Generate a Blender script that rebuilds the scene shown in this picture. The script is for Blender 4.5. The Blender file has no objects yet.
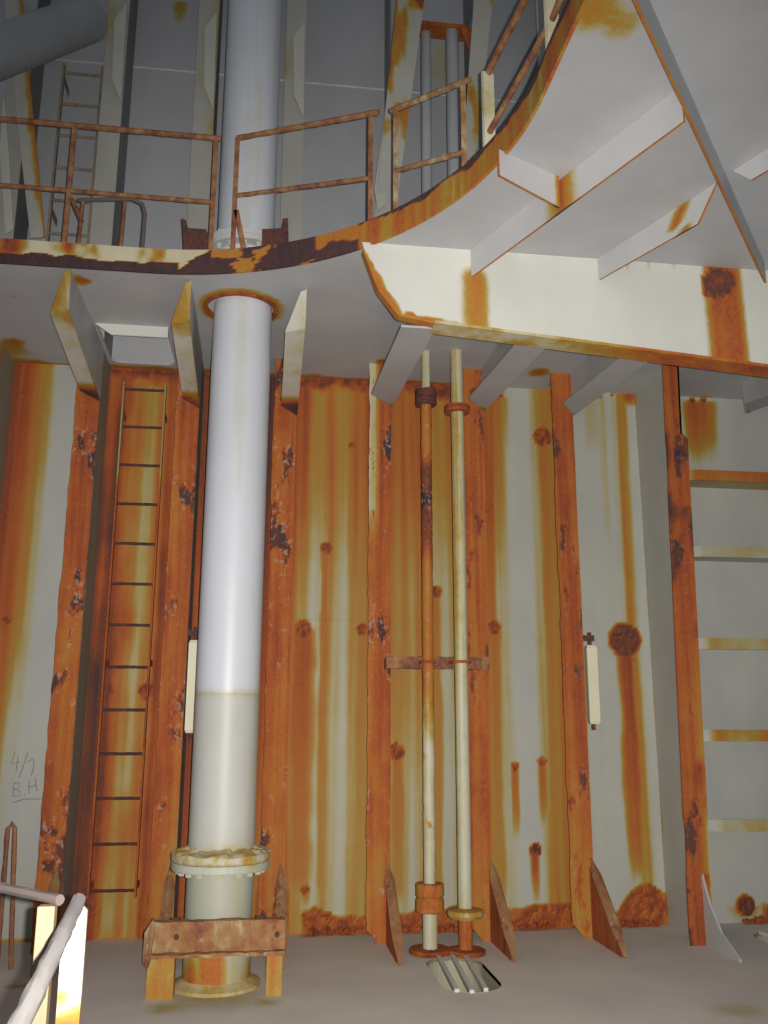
import bpy, bmesh, math, random
import numpy as np
from mathutils import Vector, Matrix
from mathutils.geometry import delaunay_2d_cdt

random.seed(4)
SC = bpy.context.scene
COL = SC.collection
PI = math.pi

# ------------------------------------------------------------------ camera
F, PITCH, YAW, ROLL = 912.8, .2257, .1313, .003
DIST, EYE, HD = 6.5, 1.368, 3.895          # distance to wall, eye height, underside of the upper deck
r0 = Vector((math.cos(YAW), -math.sin(YAW), 0))
fw = Vector((math.sin(YAW)*math.cos(PITCH), math.cos(YAW)*math.cos(PITCH), math.sin(PITCH)))
up = Vector((-math.sin(YAW)*math.sin(PITCH), -math.cos(YAW)*math.sin(PITCH), math.cos(PITCH)))
ax = r0*math.cos(ROLL)+up*math.sin(ROLL)
ay = -r0*math.sin(ROLL)+up*math.cos(ROLL)
CAM = Vector((0, -DIST, EYE))


def at(x, y, **k):
    """survey helper: where the sight line through a photo point meets a plane X=, Y= or Z="""
    d = ax*((x-384)/F)-ay*((y-512)/F)+fw
    a, v = list(k.items())[0]
    i = 'XYZ'.index(a)
    return CAM+d*((v-CAM[i])/d[i])


cd = bpy.data.cameras.new('camera')
cam = bpy.data.objects.new('camera', cd)
COL.objects.link(cam)
M = Matrix((ax, ay, -fw)).transposed().to_4x4()
M.translation = CAM
cam.matrix_world = M
cd.sensor_fit = 'VERTICAL'
cd.sensor_height = 24
cd.sensor_width = 18
cd.lens = 24*F/1024
cd.clip_start = .05
SC.camera = cam

# ------------------------------------------------------------------ noise (numpy)
def hsh(i, j, s):
    h = (i.astype(np.int64)*374761393+j.astype(np.int64)*668265263+s*982451653) & 0xffffffff
    h = ((h ^ (h >> 13))*1274126177) & 0xffffffff
    return ((h ^ (h >> 16)) & 0xffff)/65535.


def vn(x, y, s=0):
    x = np.asarray(x, float); y = np.asarray(y, float)
    x, y = np.broadcast_arrays(x, y)
    i = np.floor(x); j = np.floor(y); u = x-i; v = y-j
    u = u*u*(3-2*u); v = v*v*(3-2*v)
    a = hsh(i, j, s); b = hsh(i+1, j, s); c = hsh(i, j+1, s); d = hsh(i+1, j+1, s)
    return (a*(1-u)+b*u)*(1-v)+(c*(1-u)+d*u)*v


def fbm(x, y, s=0, o=4):
    t = 0; a = .5; n = 0
    for k in range(o):
        t = t+a*vn(np.asarray(x)*2**k, np.asarray(y)*2**k, s+k*7); n += a; a *= .5
    return t/n


def sst(a, b, x):
    t = np.clip((x-a)/(b-a), 0, 1)
    return t*t*(3-2*t)


# ------------------------------------------------------------------ materials
MATS = {}


def steel(name, paint, bias=-.2, streak=.3, blotch=.4, rough=.5, paint2=None, sz=1.0, sxy=16., spec=.4, bump=.5, fine=.5, patch=0., chips=0., brown=False, bsc=(7, 5)):
    """painted ship steel; one 'rust level' runs from clean paint over ochre stain and orange rust to dark scale"""
    if name in MATS: return MATS[name]
    m = bpy.data.materials.new(name); m.use_nodes = True
    nt = m.node_tree; N = nt.nodes; L = nt.links
    for n in list(N): N.remove(n)
    out = N.new('ShaderNodeOutputMaterial'); bs = N.new('ShaderNodeBsdfPrincipled')
    L.new(bs.outputs[0], out.inputs[0])
    geo = N.new('ShaderNodeNewGeometry')
    def mapped(sx, sz_):
        mp = N.new('ShaderNodeMapping'); mp.inputs['Scale'].default_value = (sx, sx, sz_)
        L.new(geo.outputs['Position'], mp.inputs['Vector']); return mp.outputs[0]
    def noise(vec, detail, ro=.6):
        n = N.new('ShaderNodeTexNoise'); n.inputs['Scale'].default_value = 1
        n.inputs['Detail'].default_value = detail; n.inputs['Roughness'].default_value = ro
        L.new(vec, n.inputs['Vector']); return n.outputs['Fac']
    def mt(op, a, b=None, c=None, clamp=False):
        n = N.new('ShaderNodeMath'); n.operation = op; n.use_clamp = clamp
        for i, v in enumerate((a, b, c)):
            if v is None: continue
            if isinstance(v, (int, float)): n.inputs[i].default_value = v
            else: L.new(v, n.inputs[i])
        return n.outputs[0]
    st = noise(mapped(sxy, sz), 4, .55)
    bl = noise(mapped(*bsc), 6, .6)
    fi = noise(mapped(55, 38), 5, .7)
    at_ = N.new('ShaderNodeAttribute'); at_.attribute_name = 'rust'
    lv = mt('ADD', at_.outputs['Fac'], bias)
    lv = mt('MULTIPLY_ADD', mt('SUBTRACT', st, .5), streak, lv)
    lv = mt('MULTIPLY_ADD', mt('SUBTRACT', bl, .5), blotch, lv)
    lv = mt('MULTIPLY_ADD', mt('MULTIPLY', mt('SUBTRACT', fi, .5), fine), mt('MULTIPLY', lv, 1.5, clamp=True), lv)
    if patch:
        pn = noise(mapped(5.5, 2.6), 5, .62)
        def ss(v, a, b):
            n = N.new('ShaderNodeMapRange'); n.interpolation_type = 'SMOOTHSTEP'
            n.inputs['From Min'].default_value = a; n.inputs['From Max'].default_value = b; L.new(v, n.inputs['Value']); return n.outputs[0]
        lv = mt('MULTIPLY_ADD', ss(pn, .57, .63), patch, lv)
    rp = N.new('ShaderNodeValToRGB'); cr = rp.color_ramp
    stops = [(0, (.47, .46, .24)), (.22, (.42, .33, .080)), (.36, (.40, .22, .030)), (.50, (.44, .140, .024)),
             (.62, (.37, .080, .022)), (.74, (.18, .056, .030)), (.86, (.088, .042, .040)), (1, (.050, .030, .034))]
    if brown: stops = [(0, (.52, .44, .32)), (.2, (.42, .31, .18)), (.36, (.34, .19, .08)), (.50, (.30, .125, .055)), (.62, (.22, .085, .05)), (.76, (.13, .062, .048)), (.88, (.085, .048, .045)), (1, (.05, .034, .036))]
    cr.elements[0].position = 0; cr.elements[0].color = (*stops[0][1], 1)
    cr.elements[1].position = 1; cr.elements[1].color = (*stops[-1][1], 1)
    for p, c in stops[1:-1]:
        e = cr.elements.new(p); e.color = (*c, 1)
    L.new(lv, rp.inputs[0])
    fr = N.new('ShaderNodeMapRange'); fr.interpolation_type = 'SMOOTHSTEP'
    fr.inputs['From Min'].default_value = .04; fr.inputs['From Max'].default_value = .34
    L.new(lv, fr.inputs['Value'])
    pm = N.new('ShaderNodeMix'); pm.data_type = 'RGBA'
    p2 = paint2 or tuple(c*.86 for c in paint)
    pm.inputs['A'].default_value = (*paint, 1); pm.inputs['B'].default_value = (*p2, 1)
    sm = N.new('ShaderNodeMapRange'); sm.inputs['From Min'].default_value = .35; sm.inputs['From Max'].default_value = .65
    L.new(noise(mapped(2.2, 1.3), 5, .6), sm.inputs['Value']); L.new(sm.outputs[0], pm.inputs['Factor'])
    mx = N.new('ShaderNodeMix'); mx.data_type = 'RGBA'
    L.new(fr.outputs[0], mx.inputs['Factor']); L.new(pm.outputs['Result'], mx.inputs['A']); L.new(rp.outputs[0], mx.inputs['B'])
    if chips:
        cn = noise(mapped(34, 24), 4, .6)
        cm = N.new('ShaderNodeMix'); cm.data_type = 'RGBA'
        L.new(mt('MULTIPLY', mt('MULTIPLY', ss(cn, .56, .62), ss(pn, .50, .58)), chips), cm.inputs['Factor'])
        L.new(mx.outputs['Result'], cm.inputs['A']); cm.inputs['B'].default_value = (.50, .33, .24, 1); mx = cm
    L.new(mx.outputs['Result'], bs.inputs['Base Color'])
    hi = N.new('ShaderNodeMapRange'); hi.inputs['From Min'].default_value = .3; hi.inputs['From Max'].default_value = .7
    L.new(lv, hi.inputs['Value'])
    L.new(mt('MULTIPLY_ADD', hi.outputs[0], .9-rough, rough), bs.inputs['Roughness'])
    bs.inputs['Specular IOR Level'].default_value = spec
    bu = N.new('ShaderNodeBump'); bu.inputs['Distance'].default_value = .02
    L.new(mt('MULTIPLY_ADD', hi.outputs[0], bump, .03), bu.inputs['Strength'])
    L.new(mt('ADD', mt('MULTIPLY', fi, .6), bl), bu.inputs['Height']); L.new(bu.outputs[0], bs.inputs['Normal'])
    MATS[name] = m
    return m


P_GREY = (.50, .51, .50)
P_CREAM = (.60, .59, .50)
WALL = steel('painted_bulkhead_steel', (.475, .475, .43), bias=0, streak=.14, blotch=.10, paint2=(.42, .425, .40), rough=.55, sz=.5, sxy=22, fine=.2)
UPW = steel('upper_bulkhead_steel', (.46, .465, .485), bias=-.16, streak=.12, blotch=.2, paint2=(.41, .415, .435), rough=.6)
DECK = steel('deck_underside_steel', (.48, .485, .50), bias=-.12, streak=.05, blotch=.2, paint2=(.42, .43, .45), rough=.55)
GIRD = steel('pale_girder_steel', (.66, .66, .61), bias=-.1, streak=.05, blotch=.16, paint2=(.60, .60, .56), rough=.5)
FLNG = steel('rusted_flange_steel', (.58, .52, .38), bias=.63, streak=.36, blotch=.22, fine=.25, rough=.7, sz=.9, sxy=26, patch=.30, chips=.6)
FLNGR = steel('orange_flange_steel', (.58, .52, .38), bias=.60, streak=.36, blotch=.2, fine=.25, rough=.7, sz=.6, sxy=30, patch=.2, chips=.2)
FOOT = steel('bracket_foot_steel', (.52, .44, .36), bias=.44, streak=.2, blotch=.7, rough=.8, brown=True, patch=.2, chips=.5)
WEBM = steel('olive_web_steel', (.30, .28, .22), bias=-.02, streak=.2, blotch=.25, rough=.7)
BRKT = steel('bracket_steel', (.50, .50, .49), bias=-.10, streak=.05, blotch=.32)
FACE = steel('bracket_face_steel', (.58, .57, .51), bias=.0, streak=.15, blotch=.42, paint2=(.52, .50, .43))
UPST = steel('upper_stiffener_steel', (.46, .45, .40), bias=.0, streak=.15, blotch=.42)
RAIL = steel('rusty_handrail_steel', (.50, .43, .34), bias=.50, streak=.1, blotch=1.1, rough=.8, brown=True, bsc=(14, 12))
RAILP = steel('pale_handrail_steel', (.78, .72, .55), bias=.14, streak=.12, blotch=.6)
RAILW = steel('chalky_handrail_steel', (.42, .39, .385), bias=-.02, streak=.1, blotch=.5, rough=.8)
RAILB = steel('brownish_handrail_steel', (.16, .125, .115), bias=.0, streak=.1, blotch=.5, rough=.8)
COAM = steel('coaming_steel', (.64, .58, .42), bias=0, streak=.18, blotch=.12, rough=.65)
PIPE = steel('lavender_pipe_paint', (.62, .64, .70), bias=0, streak=.06, blotch=.10, paint2=(.57, .59, .64), rough=.42, spec=.5)
PIPEF = steel('pipe_flange_paint', (.52, .53, .44), bias=.10, streak=.1, blotch=.8)
PIPEFW = steel('upper_pipe_collar_paint', (.62, .62, .62), bias=-.02, streak=.1, blotch=.4)
BEAM = steel('support_beam_steel', (.58, .50, .42), bias=.42, streak=.3, blotch=1.0, rough=.85, brown=True, patch=.15, chips=.8, bsc=(12, 9))
PIPO = steel('rusted_small_pipe', (.60, .58, .44), bias=.46, streak=.2, blotch=.4, sz=1.5, patch=.25, chips=.6)
PIPC = steel('cream_small_pipe', (.60, .585, .45), bias=.14, streak=.5, blotch=.3, sz=.8, sxy=38)
PIPG = steel('grey_small_pipe', (.42, .43, .44), bias=-.1, streak=.1, blotch=.3)
SCALE = steel('dark_scale_steel', (.2, .15, .14), bias=.82, streak=.15, blotch=.35, rough=.9)
CRUST = steel('rust_crust', (.4, .2, .1), bias=.62, streak=.1, blotch=.55, rough=.95, bump=1.)
EDGE = steel('rusty_plate_edge', (.5, .4, .3), bias=.46, streak=.1, blotch=.6, rough=.8)
ANOD = steel('cream_anode', (.80, .75, .55), bias=-.25, streak=.05, blotch=.2)
LADR = steel('ladder_steel', (.34, .24, .12), bias=.60, streak=.2, blotch=.4, rough=.8)
LADD = steel('dark_ladder_rung_steel', (.2, .13, .08), bias=.88, streak=.1, blotch=.3, rough=.8)
LADU = steel('upper_ladder_steel', (.22, .205, .19), bias=.2, brown=True, streak=.2, blotch=1.2, rough=.8)
FLOOR = steel('tank_floor_paint', (.72, .665, .60), bias=0, streak=.0, blotch=.08, paint2=(.64, .59, .54), rough=.8, spec=.25)
GREYP = steel('grey_cross_pipe_paint', (.36, .375, .39), bias=-.15, streak=.1, blotch=.3, rough=.6)
PENM = steel('grey_pencil', (.24, .225, .21), bias=-.6, streak=0, blotch=0)


# ------------------------------------------------------------------ object helpers
def tag(o, label=None, cat=None, group=None, kind=None):
    if label: o['label'] = label
    if cat: o['category'] = cat
    if group: o['group'] = group
    if kind: o['kind'] = kind
    return o


def thing(name, loc, label, cat, group=None):
    o = bpy.data.objects.new(name, None); COL.objects.link(o)
    o.empty_display_size = .1
    o.location = Vector(loc)
    return tag(o, label, cat, group)


def link(name, bm, mat, parent=None, level=None, smooth=False, bevel=0):
    me = bpy.data.meshes.new(name)
    bmesh.ops.recalc_face_normals(bm, faces=bm.faces[:])
    if smooth:
        for f in bm.faces: f.smooth = True
        for e in bm.edges:
            if len(e.link_faces) == 2 and e.calc_face_angle(0) > .7: e.smooth = False
    bm.to_mesh(me); bm.free()
    for m in (mat if isinstance(mat, (list, tuple)) else [mat]): me.materials.append(m)
    if level is not None:
        n = len(me.vertices); co = np.empty(n*3); me.vertices.foreach_get('co', co); co = co.reshape(-1, 3)
        v = level(co[:, 0], co[:, 1], co[:, 2])
        a = me.attributes.new('rust', 'FLOAT', 'POINT')
        a.data.foreach_set('value', np.broadcast_to(v, n).astype(np.float32).copy())
    o = bpy.data.objects.new(name, me); COL.objects.link(o)
    if parent is not None:
        o.parent = parent
        g = Matrix.Translation(Vector()); p = parent
        while p is not None:
            g = Matrix.Translation(p.location) @ g; p = p.parent
        o.matrix_parent_inverse = g.inverted()
        # sub-parts of mesh parts live in world coordinates as well
    if bevel:
        b = o.modifiers.new('bevel', 'BEVEL'); b.width = bevel; b.segments = 2; b.limit_method = 'ANGLE'
    return o


def cut(bm, axis, step):
    """slice a mesh into bands so that stains have vertices to sit on"""
    co = [v.co[axis] for v in bm.verts]; a, b = min(co), max(co)
    n = int((b-a)/step)
    for k in range(1, n+1):
        p = Vector((0, 0, 0)); p[axis] = a+(b-a)*k/(n+1)
        nn = Vector((0, 0, 0)); nn[axis] = 1
        bmesh.ops.bisect_plane(bm, geom=bm.verts[:]+bm.edges[:]+bm.faces[:], dist=1e-5, plane_co=p, plane_no=nn)


def bx(bm, x0, x1, y0, y1, z0, z1):
    v = [bm.verts.new(p) for p in ((x0, y0, z0), (x1, y0, z0), (x1, y1, z0), (x0, y1, z0), (x0, y0, z1), (x1, y0, z1), (x1, y1, z1), (x0, y1, z1))]
    for f in ((0, 3, 2, 1), (4, 5, 6, 7), (0, 1, 5, 4), (1, 2, 6, 5), (2, 3, 7, 6), (3, 0, 4, 7)):
        bm.faces.new([v[i] for i in f])
    return bm


def box(*a):
    return bx(bmesh.new(), *a)


def plate(pts, off, bm=None, edge_mat=None):
    """a flat plate: outline pts, thickness vector off; edge faces looking down may take material slot 1"""
    bm = bm or bmesh.new()
    off = Vector(off)
    a = [bm.verts.new(Vector(p)) for p in pts]
    b = [bm.verts.new(Vector(p)+off) for p in pts]
    bm.faces.new(a); bm.faces.new(b[::-1])
    n = len(pts)
    for i in range(n):
        f = bm.faces.new([a[i], b[i], b[(i+1) % n], a[(i+1) % n]])
        if edge_mat is not None:
            e = (a[(i+1) % n].co-a[i].co)
            up_side = abs(e.normalized().z) < .8 and (a[i].co.z+a[(i+1) % n].co.z)/2 > max(v.co.z for v in a)-.004
            if not up_side: f.material_index = edge_mat
    return bm


def frame_of(d):
    d = d.normalized()
    u = Vector((0, 0, 1)) if abs(d.z) < .95 else Vector((1, 0, 0))
    s = d.cross(u).normalized(); return s, s.cross(d)


def tube(pts, r, n=10, bm=None, wob=0, caps=True, sub=0):
    """round bar or pipe along points, optionally a little lumpy with scale"""
    bm = bm or bmesh.new(); pts = [Vector(p) for p in pts]
    if sub:
        q = []
        for i in range(len(pts)-1):
            k = max(1, int((pts[i+1]-pts[i]).length/sub))
            q += [pts[i].lerp(pts[i+1], j/k) for j in range(k)]
        pts = q+[pts[-1]]
    rings = []
    for i, p in enumerate(pts):
        d = (pts[min(i+1, len(pts)-1)]-pts[max(i-1, 0)])
        s, u = frame_of(d)
        rr = r if not callable(r) else r(i/(len(pts)-1))
        ring = []
        for k in range(n):
            a = 2*PI*k/n
            w = 1+wob*(random.random()-.5)
            ring.append(bm.verts.new(p+(s*math.cos(a)+u*math.sin(a))*rr*w))
        rings.append(ring)
    for a, b in zip(rings, rings[1:]):
        for k in range(n): bm.faces.new((a[k], a[(k+1) % n], b[(k+1) % n], b[k]))
    if caps:
        bm.faces.new(rings[0][::-1]); bm.faces.new(rings[-1])
    return bm


def lathe(cx, cy, prof, n=40, bm=None):
    """closed profile [(r,z)...] turned about a vertical axis"""
    bm = bm or bmesh.new(); R = []
    for r, z in prof:
        R.append([bm.verts.new((cx+r*math.cos(2*PI*k/n), cy+r*math.sin(2*PI*k/n), z)) for k in range(n)])
    m = len(prof)
    for i in range(m):
        a, b = R[i], R[(i+1) % m]
        for k in range(n): bm.faces.new((a[k], a[(k+1) % n], b[(k+1) % n], b[k]))
    return bm


def disc(cx, cy, r, z0, z1, n=40, ri=None, bm=None, wob=0):
    if ri: return lathe(cx, cy, [(ri, z0), (r, z0), (r, z1), (ri, z1)], n, bm)
    bm = bm or bmesh.new()
    return tube([(cx, cy, z0), (cx, cy, z1)], r, n, bm, wob)


def flatbar(p, q, w, t, side, bm=None):
    """rectangular bar from p to q, width w along 'side', thickness t"""
    bm = bm or bmesh.new(); p = Vector(p); q = Vector(q); d = (q-p).normalized()
    s = Vector(side); s = (s-d*s.dot(d)).normalized(); u = s.cross(d)
    a = [p+s*i*w/2+u*j*t/2 for i, j in ((-1, -1), (1, -1), (1, 1), (-1, 1))]
    b = [v+(q-p) for v in a]
    a = [bm.verts.new(v) for v in a]; b = [bm.verts.new(v) for v in b]
    bm.faces.new(a[::-1]); bm.faces.new(b)
    for i in range(4): bm.faces.new((a[i], a[(i+1) % 4], b[(i+1) % 4], b[i]))
    return bm


# ------------------------------------------------------------------ stains, read off the photo and put on the real plates
def X0(px, y=650): return at(px, y, Y=0).x


prof_px = [(-90, .7), (-30, .75), (6, .60), (12, .50), (20, .36), (28, .24), (36, .04), (62, .04), (78, .5), (88, .58), (106, .52),
           (116, .40), (124, .33), (142, .30), (150, .38), (157, .52), (190, .62), (262, .62), (290, .54), (296, .44), (304, .28), (318, .18),
           (327, .34), (334, .22), (344, .14), (352, .30), (362, .42), (370, .5), (390, .44), (396, .35), (408, .26), (418, .33),
           (428, .32), (436, .24), (446, .18), (456, .35), (470, .45), (487, .40), (496, .34), (506, .26), (516, .07), (534, .06),
           (541, .34), (549, .42), (556, .45), (578, .34), (586, .06), (598, .10), (610, .05), (616, .12), (622, .05), (627, .08),
           (631, .40), (637, .40), (642, .1), (648, .0), (668, .0), (690, .05), (760, .05), (900, .1)]
prof_x = np.array([X0(p[0]) for p in prof_px]); prof_v = np.array([p[1] for p in prof_px])
# streaks: top point, lower end, half width in px, strength, spot radius px
streaks = [(326, 548, 925, 5, .36, 6), (303, 628, 920, 13, .45, 9), (362, 630, 925, 8, .30, 6), (351, 445, 620, 4, .2, 4),
           (488, 508, 640, 6, .34, 6), (494, 628, 925, 7, .34, 7), (436, 592, 920, 6, .34, 6), (397, 752, 925, 8, .35, 9),
           (543, 437, 925, 6, .34, 10), (625, 640, 890, 9, .55, 17), (634, 660, 890, 8, .14, 2), (515, 766, 850, 5, .38, 5),
           (542, 762, 840, 5, .40, 5), (535, 850, 912, 5, .55, 6), (305, 888, 920, 5, .5, 4), (600, 395, 560, 5, .12, 2), (612, 395, 700, 4, .10, 2),
           (590, 400, 470, 7, .14, 2), (106, 690, 740, 9, .2, 9), (90, 812, 930, 8, .15, 7), (147, 690, 760, 10, .2, 9),
           (20, 392, 520, 14, .2, 4), (500, 395, 470, 10, .2, 2), (692, 400, 470, 10, .52, 3), (703, 400, 468, 12, .42, 3), (745, 905, 925, 18, .6, 10),
           (8, 620, 760, 12, .15, 5)]
streaks_w = []
for sx, sy, ey, w, s, sr in streaks:
    p = at(sx, sy, Y=0); q = at(sx, ey, Y=0); k = (at(sx+1, sy, Y=0)-p).length
    streaks_w.append((p.x, p.z, q.z, w*k, s, sr*k))


def wall_level(x, y, z):
    wx = x+.03*(fbm(x*6, z*1.1, 3)-.5)
    v = np.interp(wx, prof_x, prof_v)
    act = sst(.10, .3, v)
    v = v+act*((fbm(x*14, z*.45, 5, 3)-.5)*.38+(fbm(x*40, z*.7, 8, 2)-.5)*.16)
    mid = sst(prof_x[14], prof_x[21]-.1, x)*(1-sst(X0(505), X0(515), x))
    v = v+mid*(.19*sst(2.1, 3.3, z)-.06*(1-sst(.6, 1.9, z)))
    v = v-.22*sst(2.0, 2.5, z)*0*act
    lad = sst(X0(84), X0(92), x)*(1-sst(X0(158), X0(164), x))
    v = v+lad*((fbm(x*9, z*3, 11, 3)-.5)*.28+.06)
    # pale lower halves left of the first stiffener
    left = 1-sst(X0(50), X0(60), x)
    v = v-left*.22*(1-sst(.9, 2.4, z))
    v = np.maximum(v, .14*mid); v = np.maximum(v, .075*sst(X0(484), X0(500), x)*(1-sst(X0(600), X0(640), x))*(1-sst(1.2, 2.6, z)))
    v = np.where(lad > .5, np.clip(v, .25, 1)+.10*(1-np.exp(-((x-X0(135))/.13)**2)), v)
    for sx, s0, s1, w, s, sr in streaks_w:
        dx = x-sx-.01*(fbm(x*3, z*2.2, 17)-.5)*2
        ww = w*(.65+.75*fbm(z*3.1+sx*7, z*0, 19, 3)); m = (1-sst(.35*ww, 1.5*ww, np.abs(dx)))*(1-sst(s0-.01, s0+.03, z+.03*fbm(x*30, x*0, 3)))*sst(s1-.12, s1+.3, z)
        v = np.maximum(v, np.minimum(v+s, s+.12)*m*(.8+.25*sst(s1, s0, z)))
        r = np.hypot(x-sx, z-s0)+.022*(fbm(x*28, z*28, 9)-.5)
        v = np.maximum(v, (1-sst(sr*.8, sr*1.15, r))*(.66+.5*(fbm(x*60, z*60, 21)-.5)+.1*(s > .5)))
    # crusty foot of the bulkhead
    span = sst(X0(300), X0(312), x)*(1-sst(X0(662), X0(668), x))+sst(X0(738), X0(742), x)
    h = .06+.13*fbm(x*5, x*0, 31, 3)+.13*np.exp(-((x-X0(636))/.17)**2)-.05*np.exp(-((x-X0(600))/.10)**2)
    crust = span*(1-sst(h, h+.03, z))
    v = np.maximum(v, crust*(.60+.5*(fbm(x*30, z*30, 41)-.5)))
    ed = (1-sst(.008, .03, z))*.5
    v = np.maximum(v, ed*(1-sst(X0(668), X0(690), x)))
    # rust along the joint with the upper deck
    tspan = sst(X0(84), X0(90), x)*(1-sst(X0(500), X0(510), x))
    v = np.maximum(v, tspan*sst(3.60+.2*fbm(x*6, x*0, 51), 3.78+.14*fbm(x*6, x*0, 51), z)*(.7+.4*(fbm(x*30, z*30, 61)-.5)))
    t2 = np.exp(-((x-X0(556, 385))/.12)**2)+np.exp(-((x-X0(628, 385))/.1)**2)+np.exp(-((x-X0(0, 385))/.3)**2)
    v = np.maximum(v, t2*sst(3.75, 3.86, z)*.62)
    return v


# ------------------------------------------------------------------ the bulkhead behind everything
def grid_xz(x0, x1, z0, z1, sx, sz, y, bump=None):
    bm = bmesh.new(); nx = int((x1-x0)/sx)+1; nz = int((z1-z0)/sz)+1
    xs = np.linspace(x0, x1, nx); zs = np.linspace(z0, z1, nz)
    G = np.zeros((nx, nz))
    if bump is not None:
        XX, ZZ = np.meshgrid(xs, zs, indexing='ij'); G = bump(XX, ZZ)
    V = [[bm.verts.new((xs[i], y+G[i, j], zs[j])) for j in range(nz)] for i in range(nx)]
    for i in range(nx-1):
        for j in range(nz-1): bm.faces.new((V[i][j], V[i+1][j], V[i+1][j+1], V[i][j+1]))
    return bm


def wall_bump(x, z):
    v = wall_level(x, 0*x, z)
    low = (1-sst(.25, .32, z))*sst(.45, .6, v)
    hi = sst(.58, .75, v)
    g = -.035*low*fbm(x*22, z*22, 71)-.008*hi*fbm(x*40, z*40, 77)
    seam = at(400, 624, Y=0).z
    g = g-.003*(1-sst(.004, .012, np.abs(z-seam)))
    g = g+.006*(fbm(x*1.5, z*.7, 91)-.5)
    return np.where(z > HD-.02, 0, g)


def join_slab(bm, x0, x1, z0, z1):
    bx(bm, x0, x1, .012, .03, z0, z1); return bm


wb = link('wall_back', join_slab(grid_xz(-2.6, 5.0, 0, HD+.005, .014, .02, 0, wall_bump), -2.6, 5.0, 0, HD), WALL, level=wall_level, smooth=False)
tag(wb, kind='structure')
# upper storey of the same bulkhead
up_st = [(145, 150, 10, .26), (205, 135, 14, .4), (290, 160, 10, .35), (440, 55, 30, .28), (470, 185, 8, .35), (475, 25, 14, .25), (180, 5, 12, .4)]
up_w = [(at(a, b, Y=0).x, at(a, b, Y=0).z, c*.0085, s) for a, b, c, s in up_st]


def up_level(x, y, z):
    v = 0*x
    for a, b, r, s in up_w:
        d = np.hypot((x-a), (z-b)*np.where(z < b, .45, 1.4))+.05*(fbm(x*9, z*9, 5)-.5)
        v = np.maximum(v, s*1.2*(1-sst(.3*r, r*1.3, d)))
    return v


ub = link('wall_back_upper', join_slab(grid_xz(-3.2, 6.0, HD+.02, 8.6, .04, .05, 0), -3.2, 6.0, HD+.02, 8.6), UPW, level=up_level)
tag(ub, kind='structure')
zs = at(300, 82, Y=0).z
tr = link('trim_1', tube([(-3.2, 0, zs), (6, 0, zs)], .011, 6, sub=.06, wob=.3), steel('weld_bead', (.62, .63, .66), bias=-.3), None)
tag(tr, kind='structure')
# pencilled inspection marks on the left bay, thin strokes on the paint
def strokes(lines, name):
    bm = bmesh.new()
    for ln in lines:
        tube([at(x, y, Y=-.004) for x, y in ln], .0024, 5, bm)
    return link(name, bm, PENM, wb)


strokes([[(15, 752), (11, 764), (20, 762)], [(18, 756), (16, 772)], [(28, 752), (19, 778)], [(27, 762), (33, 759), (34, 762), (33, 770), (31, 776)]], 'pencil_number')
strokes([[(14, 783), (13, 796)], [(14, 783), (19, 783), (19, 788), (14, 789), (20, 791), (20, 796), (13, 796)], [(24, 794), (25, 795)],
         [(29, 780), (29, 793)], [(29, 787), (36, 785)], [(35, 778), (37, 791)], [(12, 803), (24, 799), (41, 799)]], 'pencil_initials')

# ------------------------------------------------------------------ floor with the drain hole
def cdt_sheet(outer, holes, step, z):
    pts = []; edges = []
    def loop(L):
        n0 = len(pts); pts.extend(Vector(p) for p in L)
        edges.extend((n0+i, n0+(i+1) % len(L)) for i in range(len(L)))
    def dens(L, s):
        o = []
        for i, p in enumerate(L):
            q = L[(i+1) % len(L)]; d = math.dist(p, q); k = max(1, int(d/s))
            o += [(p[0]+(q[0]-p[0])*j/k, p[1]+(q[1]-p[1])*j/k) for j in range(k)]
        return o
    def inside(p, L):
        c = False; n = len(L)
        for i in range(n):
            x1, y1 = L[i]; x2, y2 = L[(i+1) % n]
            if (y1 > p[1]) != (y2 > p[1]) and p[0] < (x2-x1)*(p[1]-y1)/(y2-y1)+x1: c = not c
        return c
    O = dens(outer, step*2); loop(O)
    for h in holes: loop(h)
    xs = [p[0] for p in outer]; ys = [p[1] for p in outer]
    x = min(xs)+step*.5
    while x < max(xs):
        y = min(ys)+step*.5
        while y < max(ys):
            p = (x+random.uniform(-.1, .1)*step, y+random.uniform(-.1, .1)*step)
            if inside(p, outer) and not any(inside(p, h) for h in holes): pts.append(Vector(p))
            y += step
        x += step
    V, E, Fs, *_ = delaunay_2d_cdt(pts, edges, [], 0, 1e-6)
    bm = bmesh.new(); vs = [bm.verts.new((v.x, v.y, z)) for v in V]
    for f in Fs:
        c = ((V[f[0]].x+V[f[1]].x+V[f[2]].x)/3, (V[f[0]].y+V[f[1]].y+V[f[2]].y)/3)
        if inside(c, outer) and not any(inside(c, h) for h in holes): bm.faces.new([vs[i] for i in f])
    for v in [v for v in bm.verts if not v.link_faces]: bm.verts.remove(v)
    return bm


def thicken(bm, dz):
    fs = bm.faces[:]
    r = bmesh.ops.extrude_face_region(bm, geom=fs)
    for v in [g for g in r['geom'] if isinstance(g, bmesh.types.BMVert)]: v.co.z += dz
    return bm


def stadium(cx, y0, y1, r, n=14):
    o = []
    for k in range(n+1): a = PI*k/n; o.append((cx+r*math.cos(a), y1-r+r*math.sin(a)))
    for k in range(n+1): a = PI+PI*k/n; o.append((cx+r*math.cos(a), y0+r+r*math.sin(a)))
    return o


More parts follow.
